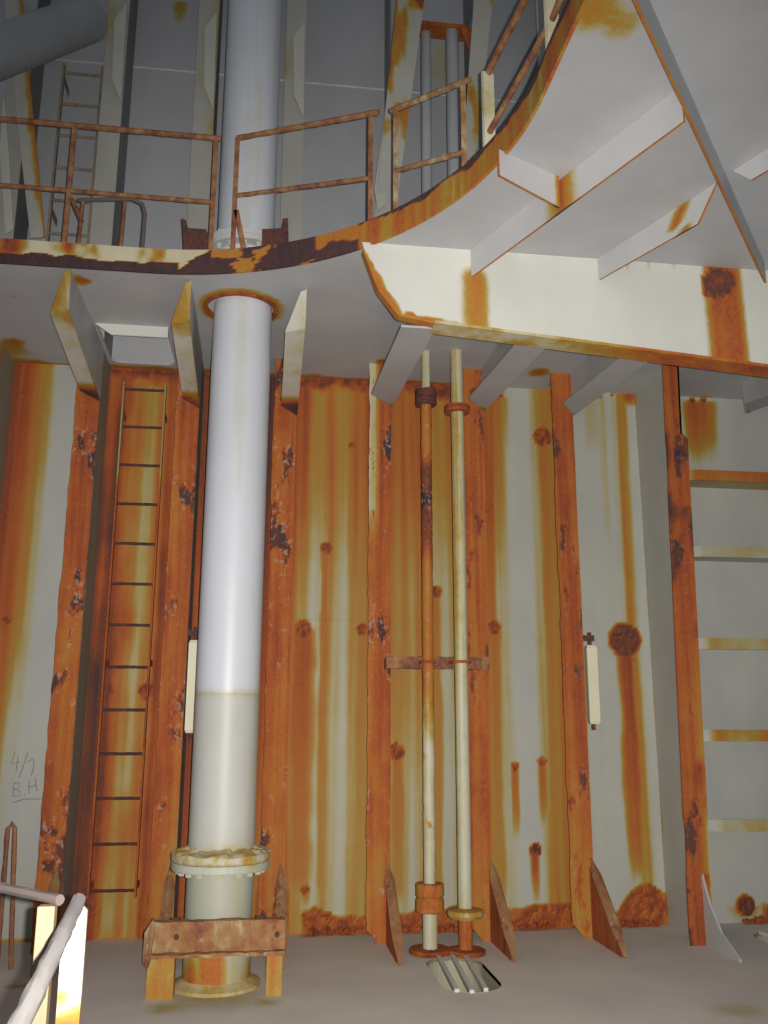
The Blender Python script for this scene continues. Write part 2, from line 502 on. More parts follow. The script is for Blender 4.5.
drain = stadium(1.165, -1.44, -.70, .165)
drain2 = stadium(3.42, -1.0, -.3, .17)
fl_st = [(at(a, b, Z=0), r, s) for a, b, r, s in ((165, 1008, .16, .26), (268, 1002, .12, .26), (215, 996, .34, .24), (430, 955, .10, .3), (20, 985, .10, .3),
         (342, 966, .10, .08), (470, 998, .2, .14), (740, 1010, .2, .2), (325, 930, .3, .14), (540, 925, .2, .14))]


def fl_level(x, y, z):
    v = 0*x+.10*(fbm(x*1.2, y*1.2, 2)-.35)
    for p, r, s in fl_st:
        d = np.hypot(x-p.x, y-p.y)+.07*(fbm(x*8, y*8, 6)-.5)
        v = np.maximum(v, s*(1-sst(.2*r, r*1.3, d)))
    v = np.maximum(v, .42*(1-sst(.02, .08, -y))*sst(X0(300), X0(310), x)*(1-sst(X0(665), X0(670), x))*fbm(x*9, y*9, 8)*1.5)
    return v


fb = thicken(cdt_sheet([(-4, -9), (6, -9), (6, .03), (-4, .03)], [drain, drain2], .09, 0), -.02)
tag(link('floor', fb, FLOOR, level=fl_level), kind='structure')
# the bottom plating seen down through the drain slots
tag(link('floor_lower', box(-4, 6, -9, .03, -.62, -.60), steel('bottom_plating', (.46, .43, .30), bias=.06, streak=0, blotch=.4)), kind='structure')

# ------------------------------------------------------------------ upper deck with its rounded opening
CXA, CYA, RA = -.71, -3.33, 1.79
arc = [(CXA+RA*math.cos(a), CYA+RA*math.sin(a)) for a in [PI/2*k/28 for k in range(29)]]      # from +X side round to +Y side
PCX, PCY, PR = -.186, -1.13, .18
phole = [(PCX-.015+.222*math.cos(2*PI*k/36), PCY+.01+.222*math.sin(2*PI*k/36)) for k in range(36)]
lhole = []
for cx, cy, a0 in ((-.76, -.17, 0), (-1.07, -.17, PI/2), (-1.07, -.70, PI), (-.76, -.70, 1.5*PI)):
    for k in range(7): a = a0+PI/2*k/6; lhole.append((cx+.07*math.cos(a), cy+.07*math.sin(a)))
outer = [(-3.2, .0), (-3.2, CYA+RA)]+[p for p in arc[::-1]]+[(CXA+RA, -6.3), (6, -6.3), (6, 0)]
dk = [(80, 281, .07, .62), (12, 342, .10, .55), (38, 361, .07, .42), (385, 362, .09, .6), (10, 350, .2, .3), (13, 297, .05, .25), (110, 308, .05, .18),
      (540, 372, .12, .55), (556, 384, .07, .6), (626, 365, .09, .5), (590, 396, .1, .5), (592, 10, .16, .36), (620, 25, .12, .3), (560, 190, .05, .35),
      (700, 400, .12, .5), (735, 372, .1, .3), (130, 345, .14, .5), (410, 385, .12, .6), (320, 385, .3, .3)]
dk_w = [(at(a, b, Z=HD), r, s) for a, b, r, s in dk]


def deck_level(x, y, z):
    v = 0*x
    for p, r, s in dk_w:
        d = np.hypot(x-p.x, y-p.y)+.07*(fbm(x*10, y*10, 6)-.5)
        v = np.maximum(v, (s+.15)*(1-sst(.25*r, r*1.25, d)))
    d = np.abs(np.hypot(x-PCX+.015, y-PCY)-.23)+.05*(fbm(x*12, y*12, 3)-.5)
    v = np.maximum(v, .55*(1-sst(.0, .10, d)))
    j = -y+.06*(fbm(x*6, y*2, 8)-.5)
    v = np.maximum(v, .66*(1-sst(.02, .09, j))*(1-sst(X0(500), X0(520), x)))
    return v


db = thicken(cdt_sheet(outer, [phole, lhole], .055, HD), .016)
ck = link('ceiling', db, [DECK], level=deck_level)
tag(ck, kind='structure')

# coaming: flat bar standing round the edge of the opening
path = [(-3.2, CYA+RA)]+[(x, CYA+RA) for x in np.linspace(-3.15, CXA-.02, 170)]+arc[::-1]
path = path[:171]+[(CXA+RA*math.cos(a), CYA+RA*math.sin(a)) for a in np.linspace(PI/2, 0, 150)]+[(CXA+RA, y) for y in np.linspace(CYA-.05, -6.3, 60)]
bm = bmesh.new(); zl = np.linspace(HD-.012, HD+.14, 20); rows_o = []; rows_i = []
for i, (x, y) in enumerate(path):
    a = path[max(i-1, 0)]; b = path[min(i+1, len(path)-1)]
    t = Vector((b[0]-a[0], b[1]-a[1])).normalized(); n = Vector((t.y, -t.x))      # points into the opening
    rows_o.append([bm.verts.new((x+n.x*.014, y+n.y*.014, z)) for z in zl])
    rows_i.append([bm.verts.new((x-n.x*.001, y-n.y*.001, z)) for z in zl])
for R in (rows_o, rows_i):
    for a, b in zip(R, R[1:]):
        for j in range(len(zl)-1): bm.faces.new((a[j], b[j], b[j+1], a[j+1]))
for k in (0, -1):
    for i in range(len(path)-1): bm.faces.new((rows_o[i][k], rows_o[i+1][k], rows_i[i+1][k], rows_i[i][k]))
xa, xb, xc, xd = [at(p, 262, Y=-1.55).x for p in (188, 212, 312, 352)]


def coam_level(x, y, z):
    s = x-np.minimum(0, y+1.8)*1.0
    u = (z-HD)/.14
    wav = .24+.30*(fbm(s*5, s*0, 3, 3)-.3)+.10*np.abs(np.sin(s*14+3*fbm(s*3, s*0, 5)))
    lft = np.where(u < wav, .93, .10+.55*sst(.45, .65, fbm(s*4.5, z*3, 9)))
    midp = np.where(fbm(s*6, z*16, 23) > .60, .42, .93)
    crv = np.where(u > .80+.5*(fbm(s*4, s*0, 12)-.5), .9, .44+.5*(fbm(s*22, z*2, 15)-.5))
    lo = np.where(u < .55*(fbm(s*5, s*0, 4)+.2), .9, .48)
    v = np.where(x < xa, lft, np.where(x < xc, midp, np.where(x < xd, lo, crv)))
    tip = np.where(u < wav+(x-xa)/(xb-xa)*.7, .93, .12)
    v = np.where((x > xa-.05) & (x < xb), tip, v)
    return v


co = link('opening_coaming', bm, COAM, level=coam_level)
tag(co, 'rust-scaled flat steel rim curving round the edge of the deck opening', 'coaming')

# ------------------------------------------------------------------ vertical stiffeners on the bulkhead
SX = [-1.32+.676*i for i in range(-1, 6)]       # left edges of the flanges
FW_, FY = .155, -.34
names_lo = ['at the left edge of the photo, left of the pencil marks', 'left of the lower ladder', 'between the lower ladder and the big pipe',
            'just right of the big pipe', 'between the big pipe and the two small pipes', 'partly hidden behind the cream small pipe', 'with an anode at its right, left of the deep frame']


def stiffener(i, x):
    t = thing('wall_stiffener', (x+.08, -.17, 0), 'rusted orange lower stiffener ' + names_lo[i], 'stiffener', 'lower bulkhead stiffeners')
    if i in (0,): xl = x
    mt = FLNG if i in (1, 2, 3, 4) else FLNGR
    b = box(x, x+FW_, FY, FY+.014, 0.0, HD-.001); cut(b, 2, .03); cut(b, 0, .05)
    for v in b.verts:
        ed = (v.co.x < x+.001)
        v.co.x += (.012 if ed else .004)*(fbm(np.array([v.co.z*9]), np.array([i*3.]), 3)[0]-.6)*(1.4 if ed else 1)
        if v.co.x < x+.08 and v.co.z < .09 and i > 1: v.co.z = max(v.co.z, .09*(1-(v.co.x-x)/.08))
        v.co.y += -.006*(fbm(np.array([v.co.z*16]), np.array([v.co.x*20]), 5)[0])
    def lv(X, Y, Z):
        v = -.05+.26*(fbm(X*10, Z*1.1, 30+i)-.5)
        if i == 4: v = v-.42*(1-sst(x+.03, x+.06, X))*sst(2.5, 2.9, Z)
        v = v-.12*(1-sst(.3, .8, Z))
        return v
    link('flange', b, mt, t, level=lv)
    link('web', box(x+FW_-.012, x+FW_-.0, FY+.0141, -.001, 0, HD-.001), WEBM, t)
    # foot bracket
    zt = .47; toe = -.86
    xw = x+FW_-.03
    if i == 1:
        pts = [(xw, FY-.001, 0), (xw, toe+.05, 0), (xw, toe-.0, .06), (xw, toe+.05, .16), (xw, FY-.001, zt)]; f = plate(pts, (.014, 0, 0))
    else: f = plate([(xw, FY-.001, .0), (xw, toe+.02, 0), (xw, toe+.02, .02), (xw, FY-.001, zt-.03)], (.012, 0, 0))
    f = link('foot_bracket', f, FLNGR if i > 2 else FOOT, t)
    a = Vector((xw+.01, toe-.02, .004)); bq = Vector((xw+.0, FY-.03, zt))
    k1 = .038; fpts = [a+Vector((-.008, 0, 0)), a+Vector((.010, 0, 0)), a.lerp(bq, .25)+Vector((k1, 0, 0)), a.lerp(bq, .84)+Vector((k1, 0, 0)), bq+Vector((0, 0, .03)), a.lerp(bq, .84)+Vector((-k1*.7, 0, 0)), a.lerp(bq, .25)+Vector((-k1*.7, 0, 0))]
    nrm = Vector((0, -(zt), abs(toe-FY))).normalized()
    b = plate(fpts, nrm*.012)
    fo = link('face_plate', b, FOOT, t)
    fo['label'] = 'scuffed brown sloping face plate'
    return t


for i, x in enumerate(SX): stiffener(i, x)

# upper storey stiffeners (same lines, pale)
names_up = ['at the far left behind the slanted grey pipe', 'right of the upper ladder', 'just left of the big pipe', 'just right of the big pipe',
            'stained brown at its head, left of the upper small pipes', 'right of the upper small pipes', 'farthest right through the opening']
for i, x in enumerate(SX):
    t = thing('upper_stiffener', (x+.08, -.17, HD+.017), 'pale upper stiffener ' + names_up[i], 'stiffener', 'upper bulkhead stiffeners')
    b = box(x, x+FW_, FY, FY+.014, HD+.017, 8.55 if i not in (4, 5) else 5.2); cut(b, 2, .12)
    def lv(X, Y, Z, i=i):
        v = .25*sst(.55, .75, fbm(X*4+i, Z*1.7, 5+i))
        if i == 4: v = v+.5*sst(.42, .6, fbm(X*9, Z*3, 8))*sst(6.0, 6.4, Z)
        return v
    link('flange', b, UPST, t, level=lv)
    link('web', box(x+FW_-.012, x+FW_, FY+.0141, -.001, HD+.017, 8.55), steel('upper_web_steel', (.22, .225, .23), bias=-.1), t)
    z0, z1 = (5.95, 6.55)
    p0 = x+.075; w = .075
    if i in (1, 2, 3):
        pts = [(p0, FY-.02, z1+.12), (p0+w, FY-.16, z1+.05), (p0+w+.015, FY-.05, z0-.05), (p0+.015, FY-.05, z0+.10), (p0-.015, FY-.16, z1-.05)]
        pp = [Vector((p0-.02, FY-.02, z1+.0)), Vector((p0+w-.01, FY-.02, z1+.16)), Vector((p0+w, FY-.02, z0-.1)), Vector((p0+.0, FY-.02, z0+.08))]
        link('lug_plate', plate(pp, (0, -.012, 0)), FACE, t)['label'] = 'pale snipe-ended plate'

# big leaning face plates of the knees that carry the next deck up
for j, (i, lo_, hi_, w0, w1, sn, lb) in enumerate(((4, (384, 222), (414, -30), .15, .21, ((400, 62), (389, 80), (374, 190), (378, 212), (385, 205), (396, 120)), 'wide stained knee plate leaning out, left of the two upper small pipes'),
                                        (5, (468, 168), (486, -30), .10, .15, ((480, 50), (469, 63), (468, 117), (474, 106), (479, 80)), 'narrow pale knee plate leaning out, right of the two upper small pipes'),
                                        (0, (38, 238), (10, -30), .10, .13, ((0, 150), (4, 90), (9, 150), (14, 230), (6, 235)), 'rusty knee plate leaning out at the top left behind the slanted pipe'))):
    P = at(*lo_, Y=FY-.04); Q = at(*hi_, Y=FY-.62 if i else FY-.3)
    t = thing('hanging_knee', P, lb, 'bracket', 'knee plates above the deck')
    b = flatbar(P, Q, w0, .014, (1, 0, 0))
    for v in b.verts:
        if (v.co-Q).length < .3: v.co.x = Q.x+(v.co.x-Q.x)*w1/w0
    cut(b, 2, .05); cut(b, 0, .04)
    def lv(X, Y, Z, j=j):
        if j == 0: return .42*sst(.52, .66, fbm(X*8, Z*3, 8))*sst(5.5, 5.8, Z)+.3*sst(.6, .7, fbm(X*8, Z*5, 18))
        if j == 2: return .5*sst(.0, .05, X-P.x-(Q.x-P.x)*(Z-P.z)/(Q.z-P.z)+.06*(fbm(X*9, Z*6, 8)-.5))
        return .55*sst(.5, .7, fbm(X*8, Z*2.5, 28))
    link('face_plate', b, UPST, t, level=lv)
    xw = SX[i]+FW_-.01
    d = Q-P
    link('web', plate([(P.x+.02, FY-.001, P.z), (P.x+.02, P.y+.03, P.z+.02), (Q.x+.0, Q.y+.03, Q.z), (Q.x+.0, FY-.001, Q.z)], (.012, 0, 0)), DECK, t)
    link('lug_plate', plate([at(a, b_, Y=FY-.10) for a, b_ in sn], (0, -.012, 0)), FACE, t)['label'] = 'pale snipe-ended plate'

# ------------------------------------------------------------------ beams under the upper deck
def deck_beam(x, y1, zn, zt, i, label, toe=.30, fw_=.10, nose=True, fm=None):
    xw = x+FW_-.006
    t = thing('deck_beam', (xw, (y1+FY)/2, HD), label, 'beam', 'beams under the upper deck')
    pts = [(xw, -.02, HD-.001), (xw, y1, HD-.001), (xw, y1+.02, zn), (xw, FY-.02, zt), (xw, FY-.02, HD-.3), (xw, -.02, HD-.3)]
    pts = [(xw, FY-.001, HD-.001), (xw, y1+.012, HD-.001), (xw, y1+.03, zn), (xw, FY-.001, zt)]
    b = plate(pts, (.012, 0, 0)); cut(b, 1, .1); cut(b, 2, .1)
    def lv(X, Y, Z):
        ed = 1-sst(.0, .05, np.abs(Z-(zn+(Y-y1)/(FY-y1)*(zt-zn)))+.03*(fbm(Y*8, Z*8, 2)-.5))
        return .30*ed
    link('web', b, BRKT, t, level=lv)
    a = Vector((xw+.006, y1+.01, zn-.001)); q = Vector((xw+.006, FY-.02, zt-.001))
    L = Vector((-fw_, 0, 0))
    fp = [a+Vector((.006, 0, 0)), a.lerp(q, .05)+L, a.lerp(q, .88)+L, q, q+Vector((.006, 0, 0))] if nose else [a+Vector((.006, 0, 0)), a+L, a.lerp(q, .82)+L, q, q+Vector((.006, 0, 0))]
    # little turned-up tip where the face plate is sniped onto the deck
    b = plate(fp, (0, 0, -.012))
    if nose:
        plate([a+Vector((.006, 0, 0)), a.lerp(q, .05)+L, Vector((xw-.02, y1-.005, HD-.02)), Vector((xw+.016, y1-.005, HD-.001))], (0, -.010, -.004), b)
    cut(b, 1, .05)
    def lf(X, Y, Z):
        n = fbm(X*12, Y*4, 40+i)
        v = .20+.5*(sst(y1+.25, y1+.02, Y) if i != 2 else 0)*n+.75*sst(FY-.32, FY-.12, Y)*n*1.5
        v = v+.25*sst(.02, .0, np.abs(X-xw))
        if fm: v = .8*sst(FY-.28, FY-.02, Y)*n*1.3
        return v-.12
    link('face_plate', b, fm or FACE, t, level=lf)
    return t


deck_beam(SX[1], -1.50, 3.66, 3.52, 0, 'tapered deck beam with stained cream face plate, left of the ladder hole')
deck_beam(SX[2], -1.46, 3.66, 3.50, 1, 'tapered deck beam between the ladder hole and the big pipe', fw_=.10)
deck_beam(SX[3], -1.44, 3.66, 3.48, 2, 'tapered deck beam just right of the big pipe', fw_=.11)
YG = -2.04
for k, (i, xx, lab) in enumerate(((4, SX[4], 'grey deck beam left of the two small pipes, running to the pale girder'), (5, SX[5], 'grey deck beam right of the two small pipes, running to the pale girder'),
                         (6, SX[6], 'grey deck beam right of the right-hand anode stiffener, running to the girder'), (8, 3.42, 'grey deck beam at the right edge, beyond the deep web frame'))):
    deck_beam(xx, YG+.02, 3.44, 3.58 if k < 3 else 3.66, 3+k, lab, fw_=.18, nose=False, fm=DECK)

# ------------------------------------------------------------------ pale longitudinal girder along the opening line
gt = thing('deck_girder', (2.5, YG, HD), 'deep cream painted girder under the deck with a rust burst at its right', 'girder')
gl = at(362, 256, Y=YG); g1 = at(398, 316, Y=YG); g2 = at(435, 324, Y=YG); g3 = at(768, 368, Y=YG)
sl = (g3.z-g2.z)/(g3.x-g2.x)
zend = g2.z+sl*(6-g2.x)
pts = [(gl.x, YG, HD-.001), (gl.x+.03, YG, gl.z-.03), (at(378, 290, Y=YG).x, YG, at(378, 290, Y=YG).z), (g1.x, YG, g1.z), (g2.x, YG, g2.z), (6, YG, zend), (6, YG, HD-.001)]
b = plate(pts, (0, .014, 0)); cut(b, 0, .025); cut(b, 2, .025)
S1 = [at(a, 300, Y=YG).x for a in (463, 487, 707, 741)]
bu = at(720, 284, Y=YG); bu2 = at(475, 278, Y=YG)


def gird_level(x, y, z):
    v = 0*x
    for a, c, s, top in ((S1[0], S1[1], .56, .10), (S1[2], S1[3], .70, -.1)):
        n = .018*(fbm(x*0+z*6, z*0, 5)-.5)
        m = sst(a-.07+n, a+.05+n, x)*(1-sst(c-.04+n, c+.06+n, x))
        v = np.maximum(v, m*(s+.3*(fbm(x*40, z*2, 7)-.5))*sst(top-.06, top+.08, HD-z))
    r = np.hypot(x-bu.x, z-bu.z)+.09*(fbm(x*25, z*25, 4)-.5)
    v = np.maximum(v, (1-sst(.085, .115, r))*(.88+.3*(fbm(x*40, z*40, 3)-.5)))
    r = np.hypot(x-bu.x, z-at(720, 355, Y=YG).z)+.04*(fbm(x*25, z*25, 4)-.5)
    v = np.maximum(v, (1-sst(.04, .08, r))*.66)
    # flaking along the sniped left end and its bottom edge
    def seg(p, q):
        d = q-p; t = np.clip(((x-p.x)*d.x+(z-p.z)*d.z)/(d.x**2+d.z**2), 0, 1)
        return np.hypot(x-p.x-t*d.x, z-p.z-t*d.z)
    d = np.minimum(seg(gl, g1), seg(g1, Vector((at(455, 327, Y=YG)))))+.05*(fbm(x*22, z*22, 6)-.5)
    v = np.maximum(v, (1-sst(.018, .045, d))*.62)
    for px_, ln in ((600, .06), (628, .12), (650, .09), (675, .04)):
        p = at(px_, 264, Y=YG)
        v = np.maximum(v, (1-sst(.008, .02, np.abs(x-p.x)))*sst(HD-ln-.03, HD, z)*.36)
    v = np.maximum(v, .15*(1-sst(.0, .06, HD-z))*fbm(x*5, z*4, 2))
    p = at(745, 300, Y=YG)
    v = np.maximum(v, .13*(1-sst(.03, .06, np.abs(x-p.x))))
    return v


link('web', b, GIRD, gt, level=gird_level)
FGM = steel('girder_flange_steel', (.60, .55, .42), bias=.10, streak=.1, blotch=.75)
b = plate([(g2.x-.01, YG-.05, g2.z), (6, YG-.05, zend), (6, YG+.09, zend), (g2.x-.01, YG+.09, g2.z)], (0, 0, -.016)); cut(b, 0, .05)
link('flange', b, FGM, gt, level=lambda x, y, z: .12+.34*sst(1.5, 2.3, x))
b = bmesh.new()
fp = [gl+Vector((.005, 0, .03)), at(378, 290, Y=YG), g1, g2]
for p, q in zip(fp, fp[1:]): flatbar(p+Vector((0, .0, -.006)), q+Vector((0, .0, -.006)), .06, .012, (0, 1, 0), b)
link('end_flange', b, EDGE, gt)

# ------------------------------------------------------------------ fins under the deck on the near side
FINM = steel('lavender_white_plate', (.56, .56, .57), bias=-.12, streak=.05, blotch=.16)


def fin(name, p, q, d0, d1, label, cat, group, spots=(), snipe0=0, snipe1=0, mat=None, flange=0, thick=.012):
    p = Vector((p[0], p[1], HD-.001)); q = Vector((q[0], q[1], HD-.001)); d = (q-p).normalized()
    pts = [p, p+d*snipe0+Vector((0, 0, -d0)), q-d*snipe1+Vector((0, 0, -d1)), q]
    nrm = Vector((d.y, -d.x, 0))
    b = plate(pts, nrm*thick, edge_mat=1)
    bmesh.ops.subdivide_edges(b, edges=[e for e in b.edges if e.calc_length() > .05], cuts=7, use_grid_fill=True)
    sp = [(Vector(s[0]), s[1], s[2]) for s in spots]
    def lv(x, y, z):
        v = 0*x
        for c, r, s in sp:
            dd = np.sqrt((x-c.x)**2+(y-c.y)**2)+.02*(fbm(z*30, x*30, 3)-.5)
            v = np.maximum(v, s*(1-sst(r*.5, r*1.3, dd)))
        return v
    return tag(link(name, b, [mat or FINM, EDGE], level=lv), label, cat, group)


dj = (.35, -.94)                                       # run of the stiffeners
gsx, gsy = 1.075, YG-.002
a2 = at(560, 177, Z=HD); c2 = at(682, 104, Z=HD)
GR = 'flat bar stiffeners under the near deck'
dep = .125
Wc0 = at(647, 3, Z=HD); Wc1 = at(759, 256, Z=HD)        # line of the deep fin
dC = (Wc1-Wc0).normalized()
fin('flat_stiffener', (gsx, gsy), (1.625, -3.45), .165, .165, 'longest pale flat bar under the near deck, rust at its corner', 'stiffener', GR, spots=[((1.325, -2.76, 0), .04, .7)])
fin('short_stiffener', (.985, -2.93), (1.318, -2.765), .13, .165, 'short pale flat bar from the coaming to the corner of the long flat bar', 'stiffener', None, spots=[((1.325, -2.76, 0), .045, .66)])
fin('flat_stiffener', (1.80, gsy), (2.10, -2.82), .13, .15, 'pale flat bar with a rust patch, ending sniped beside the deep fin', 'stiffener', GR, spots=[((2.0, -2.60, 0), .045, .72)], snipe0=.0, snipe1=.13)
fin('flat_stiffener', (2.13, -2.925), (2.75, -4.50), .10, .13, 'pale flat bar at the right edge beyond the deep fin', 'stiffener', GR, snipe0=.09)
cstart = Wc0-dC*1.6
fin('deep_fin', (cstart.x, cstart.y), (Wc1.x+dC.x*.10, Wc1.y+dC.y*.10), .155, .12, 'long grey plate fin with a rusty lower edge crossing the near deck underside', 'fin', None, mat=DECK,
    spots=[((at(644, 30, Z=HD-.1)), .06, .5)])

# ------------------------------------------------------------------ deep web frame and the horizontal stiffeners at right
t = thing('web_frame', (2.86, -.3, 0), 'deep grey web frame with an orange flange right of the six bays', 'frame')
b = box(2.852, 2.866, -.60, -.001, 0, HD-.001); cut(b, 1, .06); cut(b, 2, .08)
link('web', b, WALL, t, level=lambda x, y, z: np.maximum(.4*(1-sst(.0, .05, -y-.0))*(fbm(z*3, y*9, 4)), .36*sst(.51, .58, -y+.05*(fbm(z*4, y*4, 9)-.5))))
b = box(2.765, 2.93, -.615, -.601, 0, HD-.001); cut(b, 0, .05); cut(b, 2, .04)
for v in b.verts:
    if v.co.x < 2.77: v.co.x += .05*max(0, fbm(np.array([v.co.z*2.5]), np.array([1.]), 3)[0]-.55)
xz = lambda z: .10*(z-1.9)/3.9
for v in b.verts:
    if v.co.x > 2.9 and v.co.z > 3.35: v.co.x -= .055
    v.co.x += .045*(v.co.z-2)/2
link('flange', b, FLNGR, t, level=lambda x, y, z: .10*(fbm(x*12, z*1.2, 5)-.5)-.34*(1-sst(.6, 2.2, z))*sst(2.84, 2.9, x)+.25*(sst(.58, .72, fbm(x*10, z*3, 14))))
b = plate([(2.83, -.616, 0), (2.83, -1.03, 0), (2.83, -1.03, .015), (2.83, -.82, .12), (2.83, -.70, .25), (2.83, -.616, .42)], (.014, 0, 0))
link('foot_bracket', b, BRKT, t)

bt = [3.70, 3.15, 2.57, 1.90, 1.26, .66]
lab = ['topmost, under the deck, orange at its left', 'second from the top, bright orange face', 'third from the top, pale', 'fourth from the top, brown patched', 'fifth from the top, brown', 'lowest, near the floor, pale']
for k, z in enumerate(bt[1:]):
    k += 1
    t = thing('horizontal_stiffener', (4, -.14, z), 'horizontal angle bar on the right bulkhead bay, ' + lab[k], 'stiffener', 'horizontal bars of the right bay')
    xs0 = 2.95
    b = plate([(xs0, -.001, z), (xs0, -.14, z), (xs0+.26, -.28, z), (5, -.28, z), (5, -.001, z)], (0, 0, .012))
    link('web', b, WALL, t, level=lambda x, y, z: .25+0*x if k == 1 else .05+0*x)
    b = plate([(xs0-.04, -.13, z-.02), (xs0+.22, -.282, z-.02), (xs0+.22, -.282, z+.06), (xs0-.04, -.13, z+.05)], (0, -.012, 0))
    plate([(xs0+.22, -.282, z-.02), (5, -.282, z-.02), (5, -.282, z+.06), (xs0+.22, -.282, z+.06)], (0, -.012, 0), b)
    cut(b, 0, .05)
    lvk = {1: .50, 2: .20, 3: .30, 4: .42, 5: .16}[k]
    link('flange', b, WALL, t, level=lambda x, y, z, lvk=lvk, k=k: (lvk+.45*(fbm(x*5, z*4+k, 8)-.5))*np.where(x > xs0+.2, 1, .25))

# ------------------------------------------------------------------ the big pipe
t = thing('large_pipe', (PCX, PCY, 0), 'large lavender-white vertical pipe with a rusty bolted flange low down', 'pipe')
zseam = at(225, 693, Y=PCY-PR).z
b = bmesh.new(); zz = list(np.linspace(.02, 8.4, 140))
tube([(PCX, PCY, z) for z in zz], PR, 48, b)


def pipe_level(x, y, z):
    v = 0*x
    d = np.abs(z-zseam)+.06*(fbm(x*9, z*9, 2)-.5)
    v = np.maximum(v, .20*(1-sst(.0, .06, d)))
    v = np.maximum(v, (.55*(1-sst(.05, .25, z)))*fbm(x*16, z*1, 4)*1.4)
    v = np.maximum(v, .50*(1-sst(.0, .12, np.abs(z-.66)+0*z))*fbm(x*9, z*8, 6))
    v = np.maximum(v, .13*sst(.5, .7, fbm(x*12, z*.6, 14)))
    m = (1-sst(.05, .09, np.abs(x-PCX+.02)))*(1-sst(.16, .24, z))
    v = np.maximum(v, .46*m)
    return v


cutz = [(.0, .60, 'lower_barrel', steel('olive_pipe_paint', (.46, .465, .38), bias=.05, streak=.18, blotch=.15, sxy=30, sz=.5, rough=.5)),
        (.60, zseam, 'middle_barrel', steel('worn_cream_pipe_paint', (.53, .525, .49), bias=.0, streak=.12, blotch=.16, sxy=20, sz=.5, rough=.45)), (zseam, 8.4, 'pipe_barrel', PIPE)]
b.free()
for za, zb_, nm, mm in cutz:
    b = tube([(PCX, PCY, z) for z in np.linspace(za, zb_, max(12, int((zb_-za)/.05)))], PR, 48)
    link(nm, b, mm, t, level=pipe_level, smooth=True)
b = lathe(PCX, PCY, [(PR, .585), (.262, .585), (.266, .592), (.266, .62), (.262, .627), (PR, .627)], 48)
link('flange', b, PIPEF, t, smooth=False)
b = lathe(PCX, PCY, [(PR, .63), (.262, .63), (.268, .64), (.268, .668), (.24, .678), (PR, .695)], 48)
for v in b.verts:
    if v.co.z > .66: v.co.z += random.uniform(-.006, .012)
link('flange', b, steel('rusty_flange_ring', (.6, .55, .48), bias=.22, streak=.1, blotch=.9, rough=.85, bsc=(16, 12)), t)
for k in range(20):
    a = 2*PI*(k+.5)/20; x = PCX+.226*math.cos(a); y = PCY+.226*math.sin(a)
    bm = bmesh.new(); tube([(x, y, .565), (x, y, .585)], .017, 6, bm)
    link('bolt', bm, PIPEF, t)
link('base_ring', lathe(PCX, PCY, [(PR-.01, 0), (.235, 0), (.235, .016), (.205, .03), (PR-.01, .05)], 40), steel('base_ring_steel', (.66, .52, .34), bias=.22, blotch=.7), t)
link('deck_collar', lathe(PCX, PCY, [(PR, HD+.017), (.27, HD+.017), (.27, HD+.035), (PR, HD+.035)], 44), PIPEFW, t)
zc = at(240, 232, Y=PCY-.27).z-.03
link('upper_flange', lathe(PCX, PCY, [(PR, zc), (.262, zc), (.262, zc+.03), (.25, zc+.034), (.262, zc+.038), (.262, zc+.068), (PR, zc+.075)], 44), PIPEFW, t)
for k in range(16):
    a = 2*PI*k/16; x = PCX+.222*math.cos(a); y = PCY+.222*math.sin(a)
    bm = bmesh.new(); tube([(x, y, zc-.03), (x, y, zc+.10)], .014, 6, bm)
    link('bolt', bm, PIPEFW, t)
# rusty rim welded round the hole in the deck above
bm = bmesh.new(); n = 48; L = []
rim = [(PCX-.015+.217*math.cos(2*PI*k/n), PCY+.01+.217*math.sin(2*PI*k/n), HD-.014) for k in range(n)]
V = []
for k, p in enumerate(rim):
    c = Vector((PCX-.015, PCY+.01, 0)); o = (Vector(p)-c); o.z = 0; o.normalize(); w = .012+.006*random.random()
    V.append([bm.verts.new(Vector(p)+o*w), bm.verts.new(Vector(p)-o*.010), bm.verts.new(Vector(p)-o*.010+Vector((0, 0, .05))), bm.verts.new(Vector(p)+o*w+Vector((0, 0, .012)))])
for k in range(n):
    a, c = V[k], V[(k+1) % n]
    for j in range(4): bm.faces.new((a[j], a[(j+1) % 4], c[(j+1) % 4], c[j]))
link('hole_rim', bm, CRUST, ck)

# support saddle at the foot of the pipe
t = thing('pipe_support', (PCX, -1.36, 0), 'rusty channel beam on two legs clasping the foot of the large pipe', 'support')
x0, x1 = -.545, .165; yf = -1.385
b = bmesh.new()
bx(b, x0+.03, x1, yf, yf+.014, .205, .365); bx(b, x0+.03, x1, yf-.05, yf, .205, .222); bx(b, x0+.03, x1, yf-.0, yf+.07, .351, .365)
cut(b, 0, .04); cut(b, 2, .04)
for v in b.verts:
    v.co.z += random.uniform(-.004, .004); v.co.y += random.uniform(-.003, .003)
link('beam', b, BEAM, t)
b = plate([(x0+.03, yf-.05, .16), (x0, yf-.02, .18), (x0-.0, yf, .32), (x0+.035, yf-.02, .38), (x0+.05, yf-.02, .37), (x0+.04, yf-.05, .20)], (0, .07, 0))
link('end_plate', b, BEAM, t)
LEGM = steel('support_leg_steel', (.66, .56, .42), bias=.40, streak=.4, blotch=.5, sz=1)
for xa_, xb_ in ((-.525, -.39), (.075, .155)):
    b = bmesh.new(); bx(b, xa_, xb_, yf+.016, yf+.03, 0, .36); bx(b, xb_-.012, xb_, yf+.03, yf+.12, 0, .36)
    link('leg', b, LEGM, t)
for s in (-1, 1):
    link('clamp_arm', box(PCX+s*.23-.03, PCX+s*.23+.03, yf+.032, PCY+.05, .27, .33), BEAM, t)
for x in (x0+.16, x1-.04):
    bm = tube([(x, yf-.012, .295), (x, yf, .295)], .014, 6)
    link('bolt', bm, SCALE, t)

